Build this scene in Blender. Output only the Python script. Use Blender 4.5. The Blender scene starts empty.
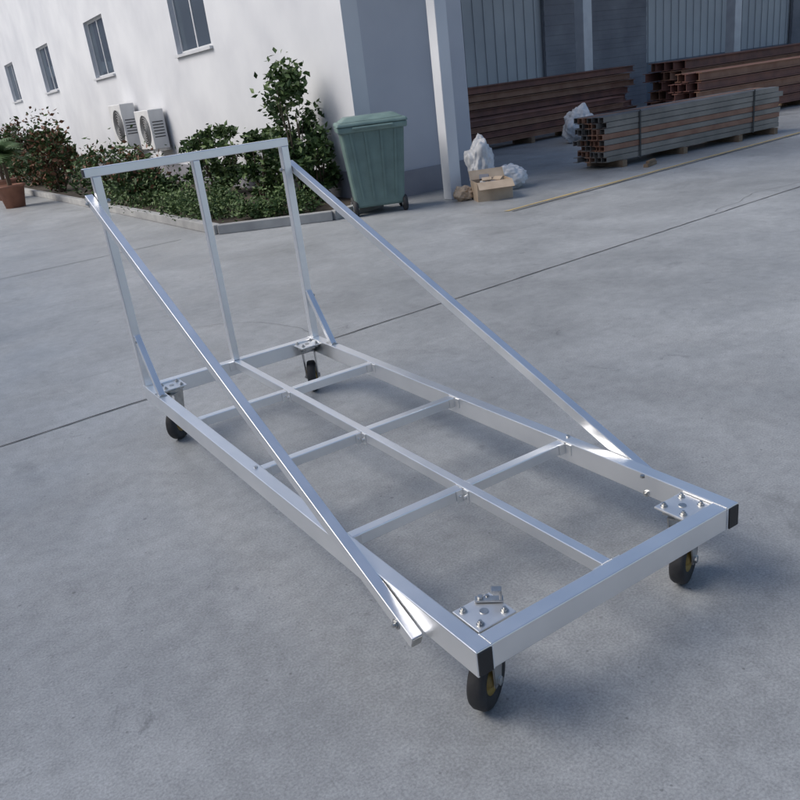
import bpy, bmesh, random
import numpy as np
from math import *
from mathutils import Matrix, Vector
random.seed(4)
S=bpy.context.scene
S.view_settings.view_transform='Standard'; S.view_settings.look='None'; S.view_settings.exposure=0

# ---------------------------------------------------------------- materials
def new_mat(name):
    m=bpy.data.materials.new(name); m.use_nodes=True
    nt=m.node_tree; b=nt.nodes['Principled BSDF']
    return m,nt,b
def noise_mat(name,c1,c2,scale=5,rough=.6,metal=0,bump=0.0,bscale=None,detail=6,rvar=0.0,spec=.5,stretch=(1,1,1)):
    m,nt,b=new_mat(name); N=nt.nodes; L=nt.links
    tc=N.new('ShaderNodeTexCoord'); mp=N.new('ShaderNodeMapping'); mp.inputs['Scale'].default_value=stretch
    L.new(tc.outputs['Object'],mp.inputs[0])
    n=N.new('ShaderNodeTexNoise'); n.inputs['Scale'].default_value=scale; n.inputs['Detail'].default_value=detail
    L.new(mp.outputs[0],n.inputs['Vector'])
    r=N.new('ShaderNodeValToRGB'); r.color_ramp.elements[0].position=.3; r.color_ramp.elements[1].position=.7
    r.color_ramp.elements[0].color=(*c1,1); r.color_ramp.elements[1].color=(*c2,1)
    L.new(n.outputs['Fac'],r.inputs[0]); L.new(r.outputs[0],b.inputs['Base Color'])
    b.inputs['Roughness'].default_value=rough; b.inputs['Metallic'].default_value=metal
    b.inputs['Specular IOR Level'].default_value=spec
    if rvar:
        mr=N.new('ShaderNodeMapRange'); mr.inputs[3].default_value=rough-rvar; mr.inputs[4].default_value=rough+rvar
        L.new(n.outputs['Fac'],mr.inputs[0]); L.new(mr.outputs[0],b.inputs['Roughness'])
    if bump:
        n2=N.new('ShaderNodeTexNoise'); n2.inputs['Scale'].default_value=bscale or scale*4; n2.inputs['Detail'].default_value=4
        L.new(mp.outputs[0],n2.inputs['Vector'])
        bp=N.new('ShaderNodeBump'); bp.inputs['Strength'].default_value=bump; bp.inputs['Distance'].default_value=.01
        L.new(n2.outputs['Fac'],bp.inputs['Height']); L.new(bp.outputs[0],b.inputs['Normal'])
    return m

def concrete():
    m,nt,b=new_mat('yard_concrete'); N=nt.nodes; L=nt.links
    tc=N.new('ShaderNodeTexCoord')
    def noise(s,d=6,r=.6,dist=0,st=None,rot=.5):
        n=N.new('ShaderNodeTexNoise'); n.inputs['Scale'].default_value=s; n.inputs['Detail'].default_value=d; n.inputs['Roughness'].default_value=r
        n.inputs['Distortion'].default_value=dist
        if st:
            mp=N.new('ShaderNodeMapping'); mp.inputs['Scale'].default_value=st; mp.inputs['Rotation'].default_value=(0,0,rot)
            L.new(tc.outputs['Object'],mp.inputs[0]); L.new(mp.outputs[0],n.inputs['Vector'])
        else: L.new(tc.outputs['Object'],n.inputs['Vector'])
        return n.outputs['Fac']
    def rng(a,f0,f1,t0,t1):
        r=N.new('ShaderNodeMapRange'); L.new(a,r.inputs[0])
        for i,v in enumerate((f0,f1,t0,t1)): r.inputs[i+1].default_value=v
        return r.outputs[0]
    def mul(a,c):
        x=N.new('ShaderNodeMath'); x.operation='MULTIPLY'; L.new(a,x.inputs[0]); L.new(c,x.inputs[1]); return x.outputs[0]
    f=rng(noise(.4,5,.55,.6),.3,.7,.78,1.16)
    f=mul(f,rng(noise(2.0,8,.62,.6),.3,.7,.87,1.10))
    f=mul(f,rng(noise(14,8,.7),.3,.7,.85,1.13))
    f=mul(f,rng(noise(130,3,.7),.3,.7,.72,1.24))
    f=mul(f,rng(noise(1.0,4,.5,0,(1,9,1)),.62,.76,1,.90))
    f=mul(f,rng(noise(3.1,6,.75,2.5),.61,.70,1,.70))
    f=mul(f,rng(noise(1.1,6,.7,1.0),.60,.66,1,.86))
    f=mul(f,rng(noise(6.5,7,.8,1.5),.64,.70,1,1.18))
    for sc,th in ((5,.05),(13,.07)):
        vo=N.new('ShaderNodeTexVoronoi'); vo.inputs['Scale'].default_value=sc; L.new(tc.outputs['Object'],vo.inputs['Vector'])
        f=mul(f,rng(vo.outputs['Distance'],th*.5,th,.6,1))
    mix=N.new('ShaderNodeVectorMath'); mix.operation='SCALE'; mix.inputs[0].default_value=(.352,.362,.366)
    L.new(f,mix.inputs['Scale']); L.new(mix.outputs[0],b.inputs['Base Color'])
    L.new(rng(noise(1.7,6,.6),.3,.7,.28,.55),b.inputs['Roughness'])
    b.inputs['Specular IOR Level'].default_value=.5
    bp=N.new('ShaderNodeBump'); bp.inputs['Strength'].default_value=.3; bp.inputs['Distance'].default_value=.004
    L.new(noise(110,5,.7),bp.inputs['Height']); L.new(bp.outputs[0],b.inputs['Normal'])
    return m
M_conc=concrete()
M_alu=noise_mat('brushed_aluminium',(.86,.87,.88),(.95,.955,.96),scale=5,rough=.33,metal=.93,rvar=.08,bump=.04,bscale=40)
M_alu2=noise_mat('aluminium_plate',(.80,.80,.80),(.91,.91,.90),scale=14,rough=.40,metal=.88,rvar=.1)
M_zinc=noise_mat('zinc_steel',(.42,.42,.42),(.62,.62,.6),scale=30,rough=.35,metal=1,rvar=.1)
M_rub=noise_mat('black_rubber',(.018,.018,.02),(.04,.04,.042),scale=20,rough=.7,bump=.1)
M_cap=noise_mat('black_plastic_cap',(.012,.012,.014),(.02,.02,.023),scale=20,rough=.45)
M_yel=noise_mat('yellow_hub',(.24,.16,.045),(.36,.24,.06),scale=20,rough=.5)
M_joint=noise_mat('joint_filler',(.06,.06,.062),(.13,.13,.13),scale=6,rough=.9)
M_kerb=noise_mat('kerb_concrete',(.28,.28,.28),(.40,.40,.39),scale=4,rough=.85,bump=.3)
M_soil=noise_mat('soil',(.035,.028,.02),(.08,.062,.045),scale=6,rough=.95,bump=.6)
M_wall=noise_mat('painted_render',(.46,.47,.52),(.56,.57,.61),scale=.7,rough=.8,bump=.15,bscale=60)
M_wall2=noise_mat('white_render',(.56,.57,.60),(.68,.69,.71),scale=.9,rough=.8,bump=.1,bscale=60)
M_plinth=noise_mat('grey_plinth',(.22,.22,.25),(.32,.32,.35),scale=1.5,rough=.85,bump=.2)
M_frame=noise_mat('window_frame',(.55,.56,.58),(.66,.67,.68),scale=4,rough=.4)
m,nt,b=new_mat('window_glass'); b.inputs['Roughness'].default_value=.06; b.inputs['Specular IOR Level'].default_value=.9
n=nt.nodes.new('ShaderNodeTexNoise'); n.inputs['Scale'].default_value=.8; r=nt.nodes.new('ShaderNodeValToRGB'); r.color_ramp.elements[0].color=(.03,.045,.06,1); r.color_ramp.elements[1].color=(.12,.15,.19,1)
nt.links.new(n.outputs[0],r.inputs[0]); nt.links.new(r.outputs[0],b.inputs['Base Color']); M_glass=m
M_bin=noise_mat('bin_green_plastic',(.11,.17,.16),(.15,.23,.215),scale=6,rough=.5,rvar=.1)
M_binlid=noise_mat('bin_lid_plastic',(.13,.20,.19),(.19,.28,.26),scale=6,rough=.5)
M_white=noise_mat('white_enamel',(.62,.62,.62),(.74,.74,.73),scale=3,rough=.45)
M_dark=noise_mat('dark_grille',(.02,.02,.022),(.05,.05,.05),scale=10,rough=.6)
M_card=noise_mat('cardboard',(.42,.32,.23),(.55,.44,.33),scale=6,rough=.85)
M_bag=noise_mat('woven_bag',(.5,.51,.53),(.72,.72,.73),scale=9,rough=.7,bump=.6,bscale=12)
M_red=noise_mat('red_primer_steel',(.14,.065,.055),(.26,.12,.09),scale=3,rough=.65,rvar=.1)
M_chan=noise_mat('channel_steel',(.15,.145,.14),(.29,.27,.25),scale=2.2,rough=.45,metal=.5,rvar=.1)
M_chan2=noise_mat('channel_steel_rusty',(.24,.12,.08),(.34,.20,.14),scale=4,rough=.65,metal=.2)
M_wood=noise_mat('timber_bearer',(.16,.11,.07),(.28,.2,.13),scale=8,rough=.85)
M_yline=noise_mat('yellow_paint_worn',(.30,.27,.20),(.58,.42,.15),scale=18,rough=.8)
M_mauve=noise_mat('mauve_render',(.2,.17,.22),(.3,.26,.31),scale=1,rough=.8)
M_clad=noise_mat('light_cladding',(.5,.52,.55),(.6,.62,.64),scale=.8,rough=.5)
M_door=noise_mat('grey_blue_door',(.12,.14,.18),(.2,.23,.28),scale=.8,rough=.5)
M_pot=noise_mat('terracotta_pot',(.2,.09,.06),(.32,.15,.1),scale=5,rough=.8)
M_bark=noise_mat('bark',(.06,.045,.03),(.13,.1,.07),scale=12,rough=.9,bump=.5)
def leafm(name,c1,c2):
    return noise_mat(name,c1,c2,scale=2.5,rough=.55,spec=.3)
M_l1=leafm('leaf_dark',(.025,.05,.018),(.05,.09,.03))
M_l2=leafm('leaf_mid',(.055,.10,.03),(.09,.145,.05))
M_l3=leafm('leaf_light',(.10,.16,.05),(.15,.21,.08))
M_lr=leafm('leaf_red',(.13,.06,.035),(.21,.10,.055))

# ---------------------------------------------------------------- geometry helpers
def empty(name,loc=(0,0,0),rot=0):
    o=bpy.data.objects.new(name,None); S.collection.objects.link(o); o.location=loc; o.rotation_euler=(0,0,rot); return o
def mesh_obj(name,bm,mat,parent=None,bevel=0,smooth=False):
    me=bpy.data.meshes.new(name); bm.normal_update(); bm.to_mesh(me); bm.free()
    for mm in (mat if isinstance(mat,(list,tuple)) else [mat]): me.materials.append(mm)
    o=bpy.data.objects.new(name,me); S.collection.objects.link(o)
    if parent: o.parent=parent
    if smooth:
        for p in me.polygons: p.use_smooth=True
    if bevel:
        md=o.modifiers.new('b','BEVEL'); md.width=bevel; md.segments=2; md.limit_method='ANGLE'; md.angle_limit=radians(35)
    return o
def bbox(bm,x0,x1,y0,y1,z0,z1,mi=0,M=None):
    vs=[bm.verts.new(Vector(p)) for p in ((x0,y0,z0),(x1,y0,z0),(x1,y1,z0),(x0,y1,z0),(x0,y0,z1),(x1,y0,z1),(x1,y1,z1),(x0,y1,z1))]
    if M: 
        for v in vs: v.co=M@v.co
    for f in ((3,2,1,0),(4,5,6,7),(0,1,5,4),(1,2,6,5),(2,3,7,6),(3,0,4,7)):
        fc=bm.faces.new([vs[i] for i in f]); fc.material_index=mi
def box(name,x0,x1,y0,y1,z0,z1,mat,parent=None,bevel=0):
    bm=bmesh.new(); bbox(bm,x0,x1,y0,y1,z0,z1); return mesh_obj(name,bm,mat,parent,bevel)
def bar(name,p0,p1,w,h,mat,parent=None,bevel=.003,up=(0,0,1)):
    p0=Vector(p0);p1=Vector(p1);d=(p1-p0);l=d.length;d.normalize()
    s=d.cross(Vector(up)).normalized();u=s.cross(d).normalized()
    M=Matrix((( s.x,d.x,u.x,p0.x),(s.y,d.y,u.y,p0.y),(s.z,d.z,u.z,p0.z),(0,0,0,1)))
    bm=bmesh.new(); bbox(bm,-w/2,w/2,0,l,-h/2,h/2,0,M); return mesh_obj(name,bm,mat,parent,bevel)
def cyl(bm,c,axis,r,l,seg=24,r2=None,mi=0):
    q=Vector((0,0,1)).rotation_difference(Vector(axis).normalized()).to_matrix().to_4x4()
    res=bmesh.ops.create_cone(bm,cap_ends=True,segments=seg,radius1=r,radius2=r if r2 is None else r2,depth=l,matrix=Matrix.Translation(c)@q)
    for v in res['verts']:
        for f in v.link_faces: f.material_index=mi
def lathe(bm,prof,c,axis,seg=32,mi=0):
    q=Vector((0,0,1)).rotation_difference(Vector(axis).normalized()).to_matrix()
    rings=[]
    for (r,z) in prof:
        rings.append([bm.verts.new(Vector(c)+q@Vector((r*cos(2*pi*i/seg),r*sin(2*pi*i/seg),z))) for i in range(seg)])
    for a,b2 in zip(rings,rings[1:]):
        for i in range(seg):
            f=bm.faces.new((a[i],a[(i+1)%seg],b2[(i+1)%seg],b2[i])); f.material_index=mi; f.smooth=True

# ---------------------------------------------------------------- trolley
T=empty('stage_panel_trolley')
W=1.0;Lg=2.70;Z=.289;H=1.069;RH=.076;t=.05
zb=Z-RH
for i,x0 in enumerate((0,W-t)):
    box('side_rail_%d'%i,x0,x0+t,0,Lg,zb,Z,M_alu,T,.003)
    box('end_cap_%d'%i,x0+.004,x0+t-.004,-.004,-.0005,zb+.004,Z-.004,M_cap,T,.001)
    box('rear_cap_%d'%i,x0+.004,x0+t-.004,Lg+.0005,Lg+.004,zb+.004,Z-.004,M_cap,T,.001)
box('end_rail_front',t,W-t,.002,.052,zb+.001,Z-.001,M_alu,T,.003)
box('end_rail_rear',t,W-t,Lg-.052,Lg-.002,zb+.001,Z-.001,M_alu,T,.003)
box('centre_rail',.482,.518,.052,Lg-.052,Z-.042,Z-.002,M_alu,T,.003)
ys=[.69,1.35,2.03]
for i,y in enumerate(ys):
    box('cross_bar_a%d'%i,t,.482,y-.019,y+.019,Z-.045,Z-.005,M_alu,T,.003)
    box('cross_bar_b%d'%i,.518,W-t,y-.019,y+.019,Z-.045,Z-.005,M_alu,T,.003)
    bm=bmesh.new()
    bbox(bm,.478,.4818,y-.05,y-.0195,Z-.05,Z-.006); bbox(bm,.452,.4818,y-.0235,y-.0195,Z-.05,Z-.006)
    cyl(bm,(.474,y-.038,Z-.028),(1,0,0),.005,.009,6); cyl(bm,(.465,y-.026,Z-.028),(0,1,0),.005,.009,6)
    bbox(bm,t,t+.004,y-.05,y-.0195,Z-.045,Z-.006); bbox(bm,t,t+.03,y-.0235,y-.0195,Z-.045,Z-.006)
    bbox(bm,W-t-.004,W-t,y-.05,y-.0195,Z-.045,Z-.006); bbox(bm,W-t-.03,W-t,y-.0235,y-.0195,Z-.045,Z-.006)
    mesh_obj('joint_cleat_%d'%i,bm,M_alu2,T)
bm=bmesh.new()
for yy in (.0525,Lg-.0565):
    bbox(bm,.518,.55,yy,yy+.004,Z-.05,Z-.004); bbox(bm,.45,.482,yy,yy+.004,Z-.05,Z-.004)
mesh_obj('centre_rail_cleats',bm,M_alu2,T)
bm=bmesh.new()
def bead(p0,p1,r=.003):
    p0=Vector(p0);p1=Vector(p1);n=max(3,int((p1-p0).length/.004))
    for k in range(n):
        c=p0.lerp(p1,(k+.5)/n); bmesh.ops.create_icosphere(bm,subdivisions=1,radius=r*random.uniform(.8,1.2),matrix=Matrix.Translation(c))
for x in (t,W-t):
    bead((x,.003,Z-.001),(x,.052,Z-.001)); bead((x,Lg-.052,Z-.001),(x,Lg-.002,Z-.001))
    bead((x,.001,zb+.002),(x,.001,Z-.002),.0025)
bead((.48,.053,Z-.002),(.52,.053,Z-.002),.0025)
for y in ys:
    for x in (.482,.518,t,W-t): bead((x,y-.018,Z-.004),(x,y+.018,Z-.004),.0022)
for (x0,x1) in ((0.005,.045),(.955,.995)):
    bead((x0,Lg-.05,Z+.001),(x1,Lg-.05,Z+.001))
mesh_obj('weld_beads',bm,M_alu2,T,smooth=True)
for nm,x0,w in (('left',0.001,.040),('mid',.483,.034),('right',.959,.040)):
    box('post_'+nm,x0,x0+w,Lg-.046,Lg-.004,Z,Z+H-.04,M_alu,T,.003)
box('top_bar',-.03,W+.001,Lg-.048,Lg-.002,Z+H-.04,Z+H,M_alu,T,.003)
bm=bmesh.new(); bbox(bm,-.033,-.0305,Lg-.044,Lg-.006,Z+H-.036,Z+H-.004); bbox(bm,W+.0015,W+.004,Lg-.044,Lg-.006,Z+H-.036,Z+H-.004)
mesh_obj('top_bar_caps',bm,M_cap,T)
for nm,xc,sg in (('left',-.021,-1),('right',W+.021,1)):
    a=Vector((xc,2.72,Z+.935)); b_=Vector((xc,.235,Z-.095))
    bar('brace_'+nm,a,b_,.036,.038,M_alu,T,.003,up=(0,0,1))
    d=(b_-a).normalized()
    bar('brace_cap_'+nm,b_+d*.0003,b_+d*.003,.030,.032,M_zinc,T,.001)
    bm=bmesh.new()
    for c in (Vector((xc+sg*.02,2.675,Z+.915)),Vector((xc+sg*.02,.30,Z-.068))):
        cyl(bm,c,(1,0,0),.011,.008,6); cyl(bm,c+Vector((sg*.003,0,0)),(1,0,0),.006,.016,12); cyl(bm,c-Vector((sg*.001,0,0)),(1,0,0),.016,.003,20)
        ci=Vector((c.x-sg*.093,c.y,c.z)); cyl(bm,ci,(1,0,0),.011,.008,6); cyl(bm,ci,(1,0,0),.006,.018,12)
    mesh_obj('brace_bolts_'+nm,bm,M_zinc,T)
    xi=.022 if nm=='left' else W-.022
    bar('corner_strut_'+nm,(xi,2.655,.55),(xi,2.45,.285),.03,.03,M_alu,T,.002)
    bm=bmesh.new()
    bbox(bm,xi-.02,xi+.02,2.43,2.50,Z+.0005,Z+.0035)
    cyl(bm,(xi,2.44,Z+.006),(0,0,1),.008,.006,6)
    cyl(bm,(xi-sg*(-.017),2.63,.53),(1,0,0),.007,.007,6)
    mesh_obj('strut_bolts_'+nm,bm,M_zinc,T)
bm=bmesh.new()
cyl(bm,(.985,.69,Z+.003),(0,0,1),.007,.006,6)
cyl(bm,(.03,1.35,Z+.003),(0,0,1),.007,.006,6)
cyl(bm,(.93,.30,Z+.003),(0,0,1),.008,.008,6)
mesh_obj('rail_bolts',bm,M_zinc,T)
R_=.086
def caster(nm,px,py,swivel):
    bm=bmesh.new()
    bbox(bm,px-.062,px+.062,py-.055,py+.055,Z-.016,Z-.009)
    mesh_obj('caster_plate_'+nm,bm,M_alu2,T,.002)
    bm=bmesh.new()
    for dx in (-.04,.04):
        for dy in (-.035,.035):
            cyl(bm,(px+dx,py+dy,Z-.008),(0,0,1),.011,.002,20)
            cyl(bm,(px+dx,py+dy,Z-.004),(0,0,1),.008,.006,6); cyl(bm,(px+dx,py+dy,Z-.001),(0,0,1),.0045,.010,12)
            cyl(bm,(px+dx,py+dy,Z-.022),(0,0,1),.009,.008,6)
    cyl(bm,(px,py,Z-.008),(0,0,1),.012,.003,20)
    mesh_obj('caster_bolts_'+nm,bm,M_zinc,T)
    c=Vector((px,py,0)); f=Vector((cos(swivel),sin(swivel),0)); s=Vector((-f.y,f.x,0)); off=.022
    A=c+f*off+Vector((0,0,R_))
    bm=bmesh.new()
    M=Matrix(((f.x,s.x,0,c.x),(f.y,s.y,0,c.y),(0,0,1,0),(0,0,0,1)))
    bbox(bm,-.05,.05,-.045,.045,Z-.024,Z-.0165,0,M)
    cyl(bm,c+Vector((0,0,Z-.032)),(0,0,1),.036,.016,28)
    bbox(bm,-.035,.05,-.033,.033,Z-.046,Z-.040,0,M)
    for sg in (-1,1):
        y0=sg*.031
        P=[(-.035,Z-.042),(.05,Z-.042),(off+.02,R_-.012),(off-.016,R_-.012)]
        vs=[bm.verts.new(M@Vector((x,y0,z))) for x,z in P]; vs2=[bm.verts.new(M@Vector((x,y0+sg*.004,z))) for x,z in P]
        bm.faces.new(vs); bm.faces.new(vs2[::-1])
        for i in range(4): bm.faces.new((vs[i],vs[(i+1)%4],vs2[(i+1)%4],vs2[i]))
    cyl(bm,A,s,.007,.088,12); cyl(bm,A+s*.039,s,.013,.008,6); cyl(bm,A-s*.039,s,.013,.008,6)
    mesh_obj('caster_fork_'+nm,bm,M_zinc,T,.0008)
    bm=bmesh.new()
    lathe(bm,[(.044,-.019),(.070,-.024),(.081,-.021),(R_,-.012),(R_,.012),(.081,.021),(.070,.024),(.044,.019),(.044,-.019)],A,s,40)
    mesh_obj('caster_tyre_'+nm,bm,M_rub,T)
    bm=bmesh.new()
    lathe(bm,[(.016,-.026),(.024,-.020),(.028,-.010),(.038,-.010),(.0445,-.0195),(.0445,.0195),(.038,.010),(.028,.010),(.024,.020),(.016,.026)],A,s,32)
    cyl(bm,A,s,.017,.052,20)
    mesh_obj('caster_hub_'+nm,bm,M_yel,T)
caster('front_left',.122,.12,radians(208))
caster('front_right',.885,.11,radians(22))
caster('rear_left',.115,Lg-.11,radians(222))
caster('rear_right',.895,Lg-.095,radians(60))
bm=bmesh.new()
Mh=Matrix.Translation((.165,.14,Z+.001))@Matrix.Rotation(radians(-40),4,'Z')
bbox(bm,-.045,.03,-.011,.011,-.007,-.001,0,Mh); bbox(bm,.02,.027,-.011,.011,-.001,.022,0,Mh); bbox(bm,.0,.027,-.011,.011,.022,.028,0,Mh)
cyl(bm,Mh@Vector((-.03,0,.003)),(0,0,1),.008,.008,6)
mesh_obj('brake_lever_clip',bm,M_zinc,T,.001)

# ---------------------------------------------------------------- ground
bm=bmesh.new()
vs=[bm.verts.new(p) for p in ((-200,-200,0),(250,-200,0),(250,250,0),(-200,250,0))]; bm.faces.new(vs)
mesh_obj('ground',bm,M_conc)
def strip(bm,pts_,w,z):
    P=[Vector((x,y,z)) for x,y in pts_]
    L_=[];R2=[]
    for i,p in enumerate(P):
        d=(P[min(i+1,len(P)-1)]-P[max(i-1,0)]).normalized(); n=Vector((-d.y,d.x,0)); ww=w*random.uniform(.75,1.25)/2
        L_.append(bm.verts.new(p+n*ww)); R2.append(bm.verts.new(p-n*ww))
    for i in range(len(P)-1): bm.faces.new((L_[i],R2[i],R2[i+1],L_[i+1]))
def jl(bm,a,b2,w,z,j=.006,step=.12):
    a=np.array(a,float);b2=np.array(b2,float);n=int(np.linalg.norm(b2-a)/step)
    d=(b2-a)/np.linalg.norm(b2-a);nn=np.array([-d[1],d[0]])
    strip(bm,[tuple(a+(b2-a)*k/n+nn*random.gauss(0,j)) for k in range(n+1)],w,z)
bm=bmesh.new()
e=.063
for k,y0 in enumerate((-1.9,3.30,8.8)):
    xr=25 if k<2 else 2.3
    jl(bm,(-20,y0-20*e),(xr,y0+xr*e),.012,.004,.003)
mesh_obj('concrete_joints',bm,M_joint)
bm=bmesh.new()
def crack(x,y,ang,n,w):
    pts_=[]
    for i in range(n):
        pts_.append((x,y)); ang+=random.gauss(0,.16); x+=cos(ang)*.06; y+=sin(ang)*.06
    strip(bm,pts_,w,.004)
crack(1.4,3.5,1.9,30,.003); crack(6.0,3.75,.3,45,.004)
mesh_obj('concrete_cracks',bm,M_joint)
bm=bmesh.new(); jl(bm,(5.25,6.02),(30,8.2),.06,.005,.004,.3); mesh_obj('yellow_floor_line',bm,M_yline)
bm=bmesh.new(); jl(bm,(5.27,5.93),(30,8.11),.03,.005,.004,.3); mesh_obj('drain_slot',bm,M_joint)

# ---------------------------------------------------------------- office building
B=empty('office_building')
def wall_with_windows(name,y0,y1,x,zt,wins,mat,parent,thick=.25):
    bm=bmesh.new()
    cur=y0
    for (ya,yb,za,zb_) in sorted(wins):
        if ya>cur: bbox(bm,x,x+thick,cur,ya,0,zt)
        bbox(bm,x,x+thick,ya,yb,0,za); bbox(bm,x,x+thick,ya,yb,zb_,zt); cur=yb
    if cur<y1: bbox(bm,x,x+thick,cur,y1,0,zt)
    mesh_obj(name,bm,mat,parent)
    fb=bmesh.new(); gb=bmesh.new()
    for (ya,yb,za,zb_) in wins:
        f=.05;xf=x+.09
        bbox(fb,xf,xf+.06,ya,yb,za,za+f); bbox(fb,xf,xf+.06,ya,yb,zb_-f,zb_)
        bbox(fb,xf,xf+.06,ya,ya+f,za+f,zb_-f); bbox(fb,xf,xf+.06,yb-f,yb,za+f,zb_-f)
        mid=(ya+yb)/2; bbox(fb,xf,xf+.06,mid-.025,mid+.025,za+f,zb_-f)
        bbox(fb,x-.06,x+.088,ya-.05,yb+.05,za-.05,za-.002)
        bbox(gb,xf+.02,xf+.03,ya+f,yb-f,za+f,zb_-f)
    mesh_obj(name+'_window_frames',fb,M_frame,parent); mesh_obj(name+'_glass',gb,M_glass,parent)
wins=[]
y=13.2
while y<40:
    wins.append((y,y+1.8,2.5,3.8)); y+=6.4
wall_with_windows('facade',8.6,42,4.9,6.5,wins,M_wall2,B)
box('facade_plinth',4.86,4.898,8.56,42,0,.45,M_plinth,B)
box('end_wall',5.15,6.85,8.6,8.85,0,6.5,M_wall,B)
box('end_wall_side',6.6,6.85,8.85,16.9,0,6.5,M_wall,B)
box('end_wall_plinth',5.15,6.85,8.56,8.598,0,.35,M_plinth,B)
box('corner_pillar',5.58,5.76,7.50,7.68,0,6.5,M_wall2,B,.01)
box('canopy',4.7,6.9,7.3,8.598,3.6,3.85,M_wall2,B,.01)
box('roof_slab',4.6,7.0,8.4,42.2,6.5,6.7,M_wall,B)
box('rain_pipe',6.3,6.38,8.50,8.558,.1,6.4,M_frame,B,.02)
def ac(y0,z0,h=.75,w=.95,nm='air_conditioner_unit'):
    A=empty(nm,(4.5,y0,z0))
    box('casing',-.0,.33,0,w,0,h,M_white,A,.015)
    bm=bmesh.new(); cyl(bm,(-.006,w*.4,h*.5),(1,0,0),h*.38,.01,32); mesh_obj('fan_recess',bm,M_dark,A)
    bm=bmesh.new()
    for k in range(1,7):
        r=h*.38*k/6
        for i in range(28):
            a0=2*pi*i/28;a1=2*pi*(i+1)/28
            p0=Vector((-.014,w*.4+r*cos(a0),h*.5+r*sin(a0)));p1=Vector((-.014,w*.4+r*cos(a1),h*.5+r*sin(a1)))
            dd=(p1-p0); cyl(bm,(p0+p1)/2,dd,.003,dd.length,4)
    mesh_obj('fan_grille',bm,M_white,A)
    bm=bmesh.new(); bbox(bm,.0,.4,.12,.16,-.05,-.002); bbox(bm,.0,.4,w-.16,w-.12,-.05,-.002); mesh_obj('wall_bracket',bm,M_zinc,A)
    bm=bmesh.new()
    for k in range(6): bbox(bm,.05,.28,-.006,-.001,h*.3+k*.06,h*.3+k*.06+.02)
    mesh_obj('side_vents',bm,M_dark,A)
ac(16.4,.80,.8,1.0); ac(18.4,.85,.95,1.0)
# ---------------------------------------------------------------- unseen building added left of the yard to block sun from the foreground
shade_bldg=empty('added_shade_building')
box('walls',-19,-9,-26,17,0,8.0,M_wall2,shade_bldg)
box('parapet',-19.2,-8.8,-26.2,17.2,8.0,8.3,M_wall2,shade_bldg)
bm=bmesh.new(); fb=bmesh.new()
for k in range(10):
    for z0 in (1.1,4.6):
        bbox(bm,-8.99,-8.97,-24+k*4.0,-21.8+k*4.0,z0,z0+1.5); bbox(fb,-8.998,-8.94,-24.1+k*4.0,-21.7+k*4.0,z0-.1,z0-.002)
mesh_obj('windows',bm,M_glass,shade_bldg); mesh_obj('window_sills',fb,M_frame,shade_bldg)
# ---------------------------------------------------------------- warehouse behind
G=empty('warehouse')
bm=bmesh.new(); bbox(bm,6.9,60,17,17.3,1.15,9,0)
mesh_obj('rear_wall',bm,M_clad,G)
box('rear_wall_base',6.9,60,16.95,17.3,0,1.148,M_door,G)
bm=bmesh.new()
x=6.95
while x<60:
    bbox(bm,x,x+.06,16.97,16.998,1.152,9); x+=.36
mesh_obj('cladding_ribs',bm,M_clad,G)
bm=bmesh.new()
for x in (9,15,21,27,33,39): bbox(bm,x,x+.3,14.2,14.5,0,5.4)
bbox(bm,6.9,60,14.0,14.7,5.402,5.7)
mesh_obj('portal_columns',bm,M_frame,G,.01)
bm=bmesh.new(); bbox(bm,6.9,60,13.2,16.96,5.72,5.8); mesh_obj('canopy_roof',bm,M_clad,G)
bm=bmesh.new()
for x in (16.2,28.):
    z=0.0
    while z<3.9:
        bbox(bm,x,x+4.2,16.84+.01*((int(z/.13))%2),16.945,z,z+.128); z+=.13
mesh_obj('roller_doors',bm,M_plinth,G)
F=empty('far_building')
box('walls',-30,4.5,46,46.4,0,9,M_mauve,F)
bm=bmesh.new()
for k in range(9): bbox(bm,-29+k*3.7,-27+k*3.7,45.9,45.99,1.2,3.0)
mesh_obj('windows',bm,M_glass,F)
box('parapet',-30.1,4.6,45.8,46.5,3.8,4.3,M_wall2,F)

# ---------------------------------------------------------------- planting bed
P=empty('planting_bed')
poly=[(2.75,8.75),(4.0,7.95),(4.86,8.15),(4.86,27),(2.45,27)]
bm=bmesh.new(); vs=[bm.verts.new((x,y,.08)) for x,y in poly]; bm.faces.new(vs)
mesh_obj('soil',bm,M_soil,P)
for i in range(len(poly)):
    a=poly[i];c=poly[(i+1)%len(poly)]
    if i==2: continue
    bar('kerb_%d'%i,(a[0],a[1],.06),(c[0],c[1],.06),.12,.12,M_kerb,P,.01)

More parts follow.
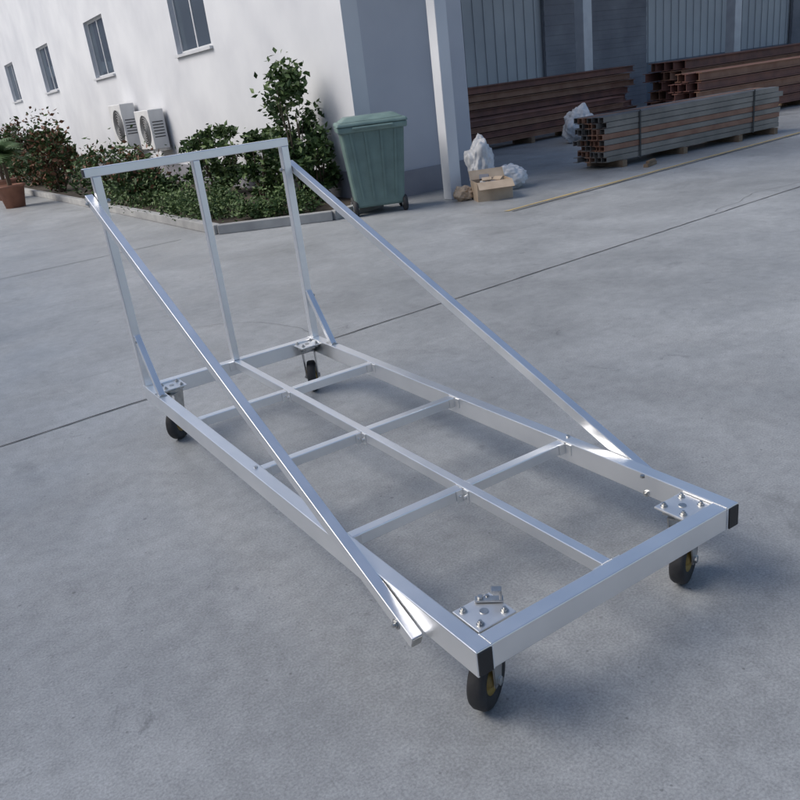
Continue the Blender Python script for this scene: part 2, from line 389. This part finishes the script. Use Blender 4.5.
def leaves(name,centers,n,size,mats,wts,seed,stems=True,parent=None,upright=.3):
    rs=np.random.RandomState(seed)
    V=[];Fc=[];MI=[]
    cl=[]
    for (c,r,k) in centers:
        for _ in range(k):
            v=rs.normal(size=3); v/=np.linalg.norm(v); rad=rs.uniform(.35,1.08)**.6
            cl.append((np.array(c)+v*np.array(r)*rad, rs.uniform(.10,.24)*max(r), rad))
    for i in range(n):
        c,r,rad=cl[rs.randint(len(cl))]
        p=c+rs.normal(size=3)*r*.55
        if p[2]<.09: p[2]=.09+abs(rs.normal())*.05
        d=rs.normal(size=3); d[2]=d[2]*.6+upright; d/=np.linalg.norm(d)
        s=np.cross(d,rs.normal(size=3)); s/=np.linalg.norm(s)
        nrm=np.cross(d,s)
        L_=size*rs.uniform(.5,1.5); w=L_*.28
        b0=len(V)
        V+= [p, p+d*L_*.45+s*w+nrm*w*.3, p+d*L_, p+d*L_*.45-s*w+nrm*w*.3]
        Fc+= [(b0,b0+1,b0+2),(b0,b0+2,b0+3)]
        mi=rs.choice(len(mats),p=wts)
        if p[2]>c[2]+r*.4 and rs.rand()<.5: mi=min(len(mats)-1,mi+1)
        MI+=[mi,mi]
    if stems:
        bm=bmesh.new()
        for (c,r,k) in centers:
            for _ in range(9):
                a=Vector((c[0]+rs.uniform(-.08,.08),c[1]+rs.uniform(-.08,.08),.05))
                e_=Vector((c[0]+rs.uniform(-.8,.8)*r[0],c[1]+rs.uniform(-.8,.8)*r[1],c[2]+rs.uniform(0,.8)*r[2]))
                d=e_-a; q=(a+e_)/2; cyl(bm,q,d,.016,d.length,6,.005)
        bm.verts.ensure_lookup_table(); off=len(V); bm.verts.index_update()
        for v in bm.verts: V.append(np.array(v.co))
        for f in bm.faces: Fc.append(tuple(off+v.index for v in f.verts)); MI.append(len(mats))
        bm.free()
    me=bpy.data.meshes.new(name); me.from_pydata([tuple(v) for v in V],[],Fc)
    for m_ in list(mats)+[M_bark]: me.materials.append(m_)
    me.polygons.foreach_set('material_index',MI); me.update()
    o=bpy.data.objects.new(name,me); S.collection.objects.link(o)
    if parent: o.parent=parent
    return o
G3=[M_l1,M_l2,M_l3]
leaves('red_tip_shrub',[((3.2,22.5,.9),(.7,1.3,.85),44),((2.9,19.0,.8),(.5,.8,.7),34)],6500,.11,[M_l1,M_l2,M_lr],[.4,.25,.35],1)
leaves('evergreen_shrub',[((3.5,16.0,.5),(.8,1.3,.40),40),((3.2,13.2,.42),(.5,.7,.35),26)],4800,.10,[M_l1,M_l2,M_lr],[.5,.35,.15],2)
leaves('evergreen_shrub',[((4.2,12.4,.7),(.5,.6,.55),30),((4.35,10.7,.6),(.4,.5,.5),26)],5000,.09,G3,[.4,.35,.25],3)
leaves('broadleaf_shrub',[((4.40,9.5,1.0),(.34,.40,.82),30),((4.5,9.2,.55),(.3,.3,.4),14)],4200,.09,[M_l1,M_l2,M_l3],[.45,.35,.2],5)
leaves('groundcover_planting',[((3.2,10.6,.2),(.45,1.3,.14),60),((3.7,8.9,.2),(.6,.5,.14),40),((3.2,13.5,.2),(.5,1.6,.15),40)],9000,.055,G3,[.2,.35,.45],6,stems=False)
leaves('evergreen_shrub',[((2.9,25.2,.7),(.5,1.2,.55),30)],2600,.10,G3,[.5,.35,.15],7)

def palm(x,y,h,seed):
    rs=random.Random(seed)
    E=empty('potted_palm',(x,y,0))
    bm=bmesh.new(); lathe(bm,[(0.001,.0),(.2,.0),(.28,.42),(.31,.42),(.31,.47),(.26,.47),(.24,.40),(0.001,.40)],(0,0,0),(0,0,1),20)
    mesh_obj('pot',bm,M_pot,E)
    bm=bmesh.new(); cyl(bm,(0,0,.4+h*.25),(0,0,1),.05,h*.5,8,.03); mesh_obj('trunk',bm,M_bark,E)
    bm=bmesh.new()
    for k in range(22):
        a=rs.uniform(0,2*pi); up=rs.uniform(.2,1.3); Lf=rs.uniform(.7,1.1)*h*.55
        prev=None
        for i in range(12):
            tt=i/11; r=Lf*tt*cos(up*(1-tt*.3)); z=.4+h*.5+Lf*(sin(up)*tt-.55*tt*tt)
            c=Vector((r*cos(a),r*sin(a),z)); s=Vector((-sin(a),cos(a),0))
            if prev is not None:
                for sg in (-1,1):
                    l=.28*sin(pi*min(1,tt+.08))+.05
                    p2=c+s*sg*l+Vector((cos(a),sin(a),-.35))*l*.5
                    bm.faces.new([bm.verts.new(v) for v in (prev,c,p2)])
            prev=c
    mesh_obj('fronds',bm,M_l2,E)
palm(1.72,18.0,1.3,1); palm(1.95,20.5,1.4,2); palm(0.9,27,1.8,3)
leaves('distant_hedge',[((-3.0+2.2*i,43,1.1),(1.3,.8,1.1),30) for i in range(4)],5000,.2,G3,[.5,.35,.15],8)

# ---------------------------------------------------------------- wheeled bin
Bn=empty('wheeled_rubbish_bin',(4.66,7.86,0),radians(-26))
def tapered(bm,z0,z1,w0,d0,w1,d1,y0=0,y1=0,mi=0):
    vs=[]
    for z,w,d,yy in ((z0,w0,d0,y0),(z1,w1,d1,y1)):
        for sx,sy in ((-1,-1),(1,-1),(1,1),(-1,1)): vs.append(bm.verts.new((sx*w/2,yy+sy*d/2,z)))
    for f in ((3,2,1,0),(4,5,6,7),(0,1,5,4),(1,2,6,5),(2,3,7,6),(3,0,4,7)): bm.faces.new([vs[i] for i in f]).material_index=mi
bm=bmesh.new(); tapered(bm,.10,1.10,.62,.50,.80,.68); mesh_obj('body',bm,M_bin,Bn,.03)
bm=bmesh.new(); tapered(bm,1.03,1.10,.86,.74,.87,.75); mesh_obj('rim',bm,M_binlid,Bn,.015)
bm=bmesh.new(); tapered(bm,1.102,1.15,.90,.78,.86,.74); tapered(bm,1.15,1.205,.80,.66,.62,.46); mesh_obj('lid',bm,M_binlid,Bn,.02)
bm=bmesh.new()
for sx in (-.28,-.1,.1,.28):
    vs=[bm.verts.new(v) for v in ((sx*.76-.015,-.266,.2),(sx*.76+.015,-.266,.2),(sx+.015,-.345,1.03),(sx-.015,-.345,1.03),(sx*.76-.015,-.25,.2),(sx*.76+.015,-.25,.2),(sx+.015,-.33,1.03),(sx-.015,-.33,1.03))]
    for f in ((0,1,2,3),(4,7,6,5),(0,4,5,1),(1,5,6,2),(2,6,7,3),(3,7,4,0)): bm.faces.new([vs[i] for i in f])
mesh_obj('ribs',bm,M_bin,Bn)
bm=bmesh.new()
for sx in (-1,1): cyl(bm,(sx*.38,.38,1.08),(0,1,0),.018,.2,10)
cyl(bm,(0,.47,1.08),(1,0,0),.018,.80,12); mesh_obj('handle',bm,M_binlid,Bn)
bm=bmesh.new(); cyl(bm,(0,-.41,1.08),(1,0,0),.014,.5,12); bbox(bm,-.24,-.21,-.41,-.37,1.07,1.09); bbox(bm,.21,.24,-.41,-.37,1.07,1.09); mesh_obj('front_grab_rail',bm,M_binlid,Bn)
for k,(sx,sy) in enumerate(((-1,-1),(1,-1),(-1,1),(1,1))):
    bm=bmesh.new(); lathe(bm,[(.03,-.03),(.085,-.03),(.10,-.015),(.10,.015),(.085,.03),(.03,.03)],(sx*.32,sy*.2,.10),(1,0,0),24); mesh_obj('wheel_%d'%k,bm,M_rub,Bn)
    bm=bmesh.new(); cyl(bm,(sx*.32,sy*.2,.10),(1,0,0),.04,.075,16); mesh_obj('wheel_hub_%d'%k,bm,M_zinc,Bn)

# ---------------------------------------------------------------- box, bags
C=empty('cardboard_box',(5.86,7.0,0),radians(-25))
bm=bmesh.new()
w,d,h=.46,.36,.24
bbox(bm,-w/2,w/2,-d/2,d/2,0,.01); bbox(bm,-w/2,w/2,-d/2,-d/2+.006,.01,h); bbox(bm,-w/2,w/2,d/2-.006,d/2,.01,h); bbox(bm,-w/2,-w/2+.006,-d/2+.006,d/2-.006,.01,h); bbox(bm,w/2-.006,w/2,-d/2+.006,d/2-.006,.01,h)
bbox(bm,-w/2,w/2,0,.14,-.003,.003,0,Matrix.Translation((0,d/2,h))@Matrix.Rotation(radians(50),4,'X'))
bbox(bm,-w/2,w/2,-.14,0,-.003,.003,0,Matrix.Translation((0,-d/2,h))@Matrix.Rotation(radians(35),4,'X'))
mesh_obj('carton',bm,M_card,C)
bm=bmesh.new()
for k in range(9):
    bbox(bm,-.06,.06,-.04,.04,-.03,.03,k%3,Matrix.Translation((random.uniform(-.14,.14),random.uniform(-.1,.1),h-.03+random.uniform(-.03,.07)))@Matrix.Rotation(random.uniform(0,3),4,'Z')@Matrix.Rotation(random.uniform(-.5,.5),4,'X'))
mesh_obj('box_contents',bm,[M_card,M_plinth,M_white],C)
def lump(name,loc,sc,mat,seed,sub=5,amp=.22):
    bm=bmesh.new(); bmesh.ops.create_icosphere(bm,subdivisions=sub,radius=1)
    from mathutils import noise as mn
    for v in bm.verts:
        n_=mn.noise(v.co*1.6+Vector((seed,0,0)))*amp*1.4+mn.noise(v.co*4+Vector((0,seed,0)))*amp*.7-abs(mn.noise(v.co*7))*amp*.6
        v.co*=1+n_
        v.co=Vector((v.co.x*sc[0],v.co.y*sc[1],max(-sc[2]*.85,v.co.z*sc[2])+sc[2]*.85))
    o=mesh_obj(name,bm,mat,smooth=True); o.location=loc; return o
lump('woven_sack',(6.28,7.72,0),(.2,.2,.38),M_bag,3)
lump('woven_sack',(6.5,7.4,0),(.26,.2,.17),M_bag,8)
lump('paper_sack',(5.62,7.3,0),(.13,.12,.10),M_card,5)

# ---------------------------------------------------------------- steel stack
K=empty('steel_channel_stack',(8.12,7.16,0),radians(-2))
bm=bmesh.new(); rr=random.Random(2)
nz,ny=8,6; ch=.074; cw=.098
for iz in range(nz):
    for iy in range(ny):
        xo=rr.uniform(-.05,.05); z0=.1+iz*(ch+.006); y0=iy*(cw+.004)+rr.uniform(-.006,.006)*(1 if iy==0 else 0); Lc=4.0+rr.uniform(-.05,.05)
        mi=0 if rr.random()<.6 else 1; th=.008
        if iz%2==0:
            bbox(bm,xo,xo+Lc,y0,y0+th,z0,z0+ch,mi); bbox(bm,xo,xo+Lc,y0+th,y0+cw,z0,z0+th,mi); bbox(bm,xo,xo+Lc,y0+th,y0+cw,z0+ch-th,z0+ch,mi)
        else:
            bbox(bm,xo,xo+Lc,y0,y0+cw,z0+ch-th,z0+ch,mi); bbox(bm,xo,xo+Lc,y0,y0+th,z0,z0+ch-th,mi); bbox(bm,xo,xo+Lc,y0+cw-th,y0+cw,z0,z0+ch-th,mi)
mesh_obj('channels',bm,[M_chan,M_chan2],K,.002)
bm=bmesh.new()
for x in (.3,1.6,2.9,3.8): bbox(bm,x,x+.09,-.06,.68,0,.096)
mesh_obj('bearers',bm,M_wood,K)
bm=bmesh.new()
for x in (.7,3.3):
    bbox(bm,x,x+.03,-.014,-.010,.09,.75); bbox(bm,x,x+.03,-.014,.63,.752,.756)
mesh_obj('strapping',bm,M_dark,K)
def bundle(x,y,L_,n,h0,rot,seed,layers):
    E=empty('red_steel_bundle',(x,y,0),rot); rr=random.Random(seed); bm=bmesh.new()
    for iz in range(layers):
        for i in range(n):
            z0=.12+iz*(h0+.02); y0=i*(h0*1.05); xo=rr.uniform(-.25,.25); mi=0 if rr.random()<.7 else 1
            bbox(bm,xo,xo+L_,y0,y0+h0*.9,z0,z0+.014,mi); bbox(bm,xo,xo+L_,y0,y0+h0*.9,z0+h0-.014,z0+h0,mi); bbox(bm,xo,xo+L_,y0+h0*.4,y0+h0*.48,z0+.014,z0+h0-.014,mi)
    mesh_obj('beams',bm,[M_red,M_chan2],E)
    bm=bmesh.new()
    for k in range(4): bbox(bm,L_*(.1+.26*k),L_*(.1+.26*k)+.1,-.08,n*h0*1.05+.05,0,.118)
    mesh_obj('bearers',bm,M_wood,E)
bundle(9.3,12.0,5,4,.11,radians(2),1,4)
bundle(8.8,13.4,7,5,.14,radians(0),2,7)
bundle(16.2,12.2,7,5,.2,radians(2),3,5)
bundle(13.4,9.7,6,4,.16,radians(-2),4,5)
bundle(24,12.5,8,5,.22,0,5,6)
bundle(20.3,9.0,8,5,.2,radians(-4),6,4)
lump('tarpaulin_bundle',(11.2,10.7,0),(.34,.3,.36),M_bag,11)
Jk=empty('timber_offcut_pile',(8.6,6.75,0),radians(20))
box('offcut_0',-.18,.18,-.04,.03,0,.045,M_wood,Jk,.004); box('offcut_1',-.1,.16,-.03,.02,.046,.08,M_wood,Jk,.004)

# ---------------------------------------------------------------- world, sun, camera
w=bpy.data.worlds.new('World'); S.world=w; w.use_nodes=True
nt=w.node_tree; bg=nt.nodes['Background']; sky=nt.nodes.new('ShaderNodeTexSky'); sky.sky_type='NISHITA'; sky.sun_disc=False
EL=radians(44); AZ=radians(-60)
sky.sun_elevation=EL; sky.sun_rotation=AZ; sky.air_density=1.0; sky.dust_density=2.5
nt.links.new(sky.outputs[0],bg.inputs[0]); bg.inputs[1].default_value=.15
sl=bpy.data.lights.new('sun','SUN'); sl.energy=2.3; sl.angle=radians(38); sl.color=(1,.97,.92)
so=bpy.data.objects.new('sun',sl); S.collection.objects.link(so)
dv=Vector((sin(AZ)*cos(EL),cos(AZ)*cos(EL),sin(EL)))
so.rotation_euler=dv.to_track_quat('Z','Y').to_euler(); so.location=dv*30

yaw,tilt,roll=-.5407,.38,-.126
Rm=Matrix.Rotation(yaw,4,'Z')@Matrix.Rotation(pi/2-tilt,4,'X')@Matrix.Rotation(roll,4,'Z')
cd=bpy.data.cameras.new('camera'); co=bpy.data.objects.new('camera',cd); S.collection.objects.link(co)
co.matrix_world=Matrix.Translation((-.8717,-1.2517,1.5631))@Rm
cd.sensor_width=36; cd.lens=795.4/800*36; cd.clip_end=1000; cd.clip_start=.05
S.camera=co
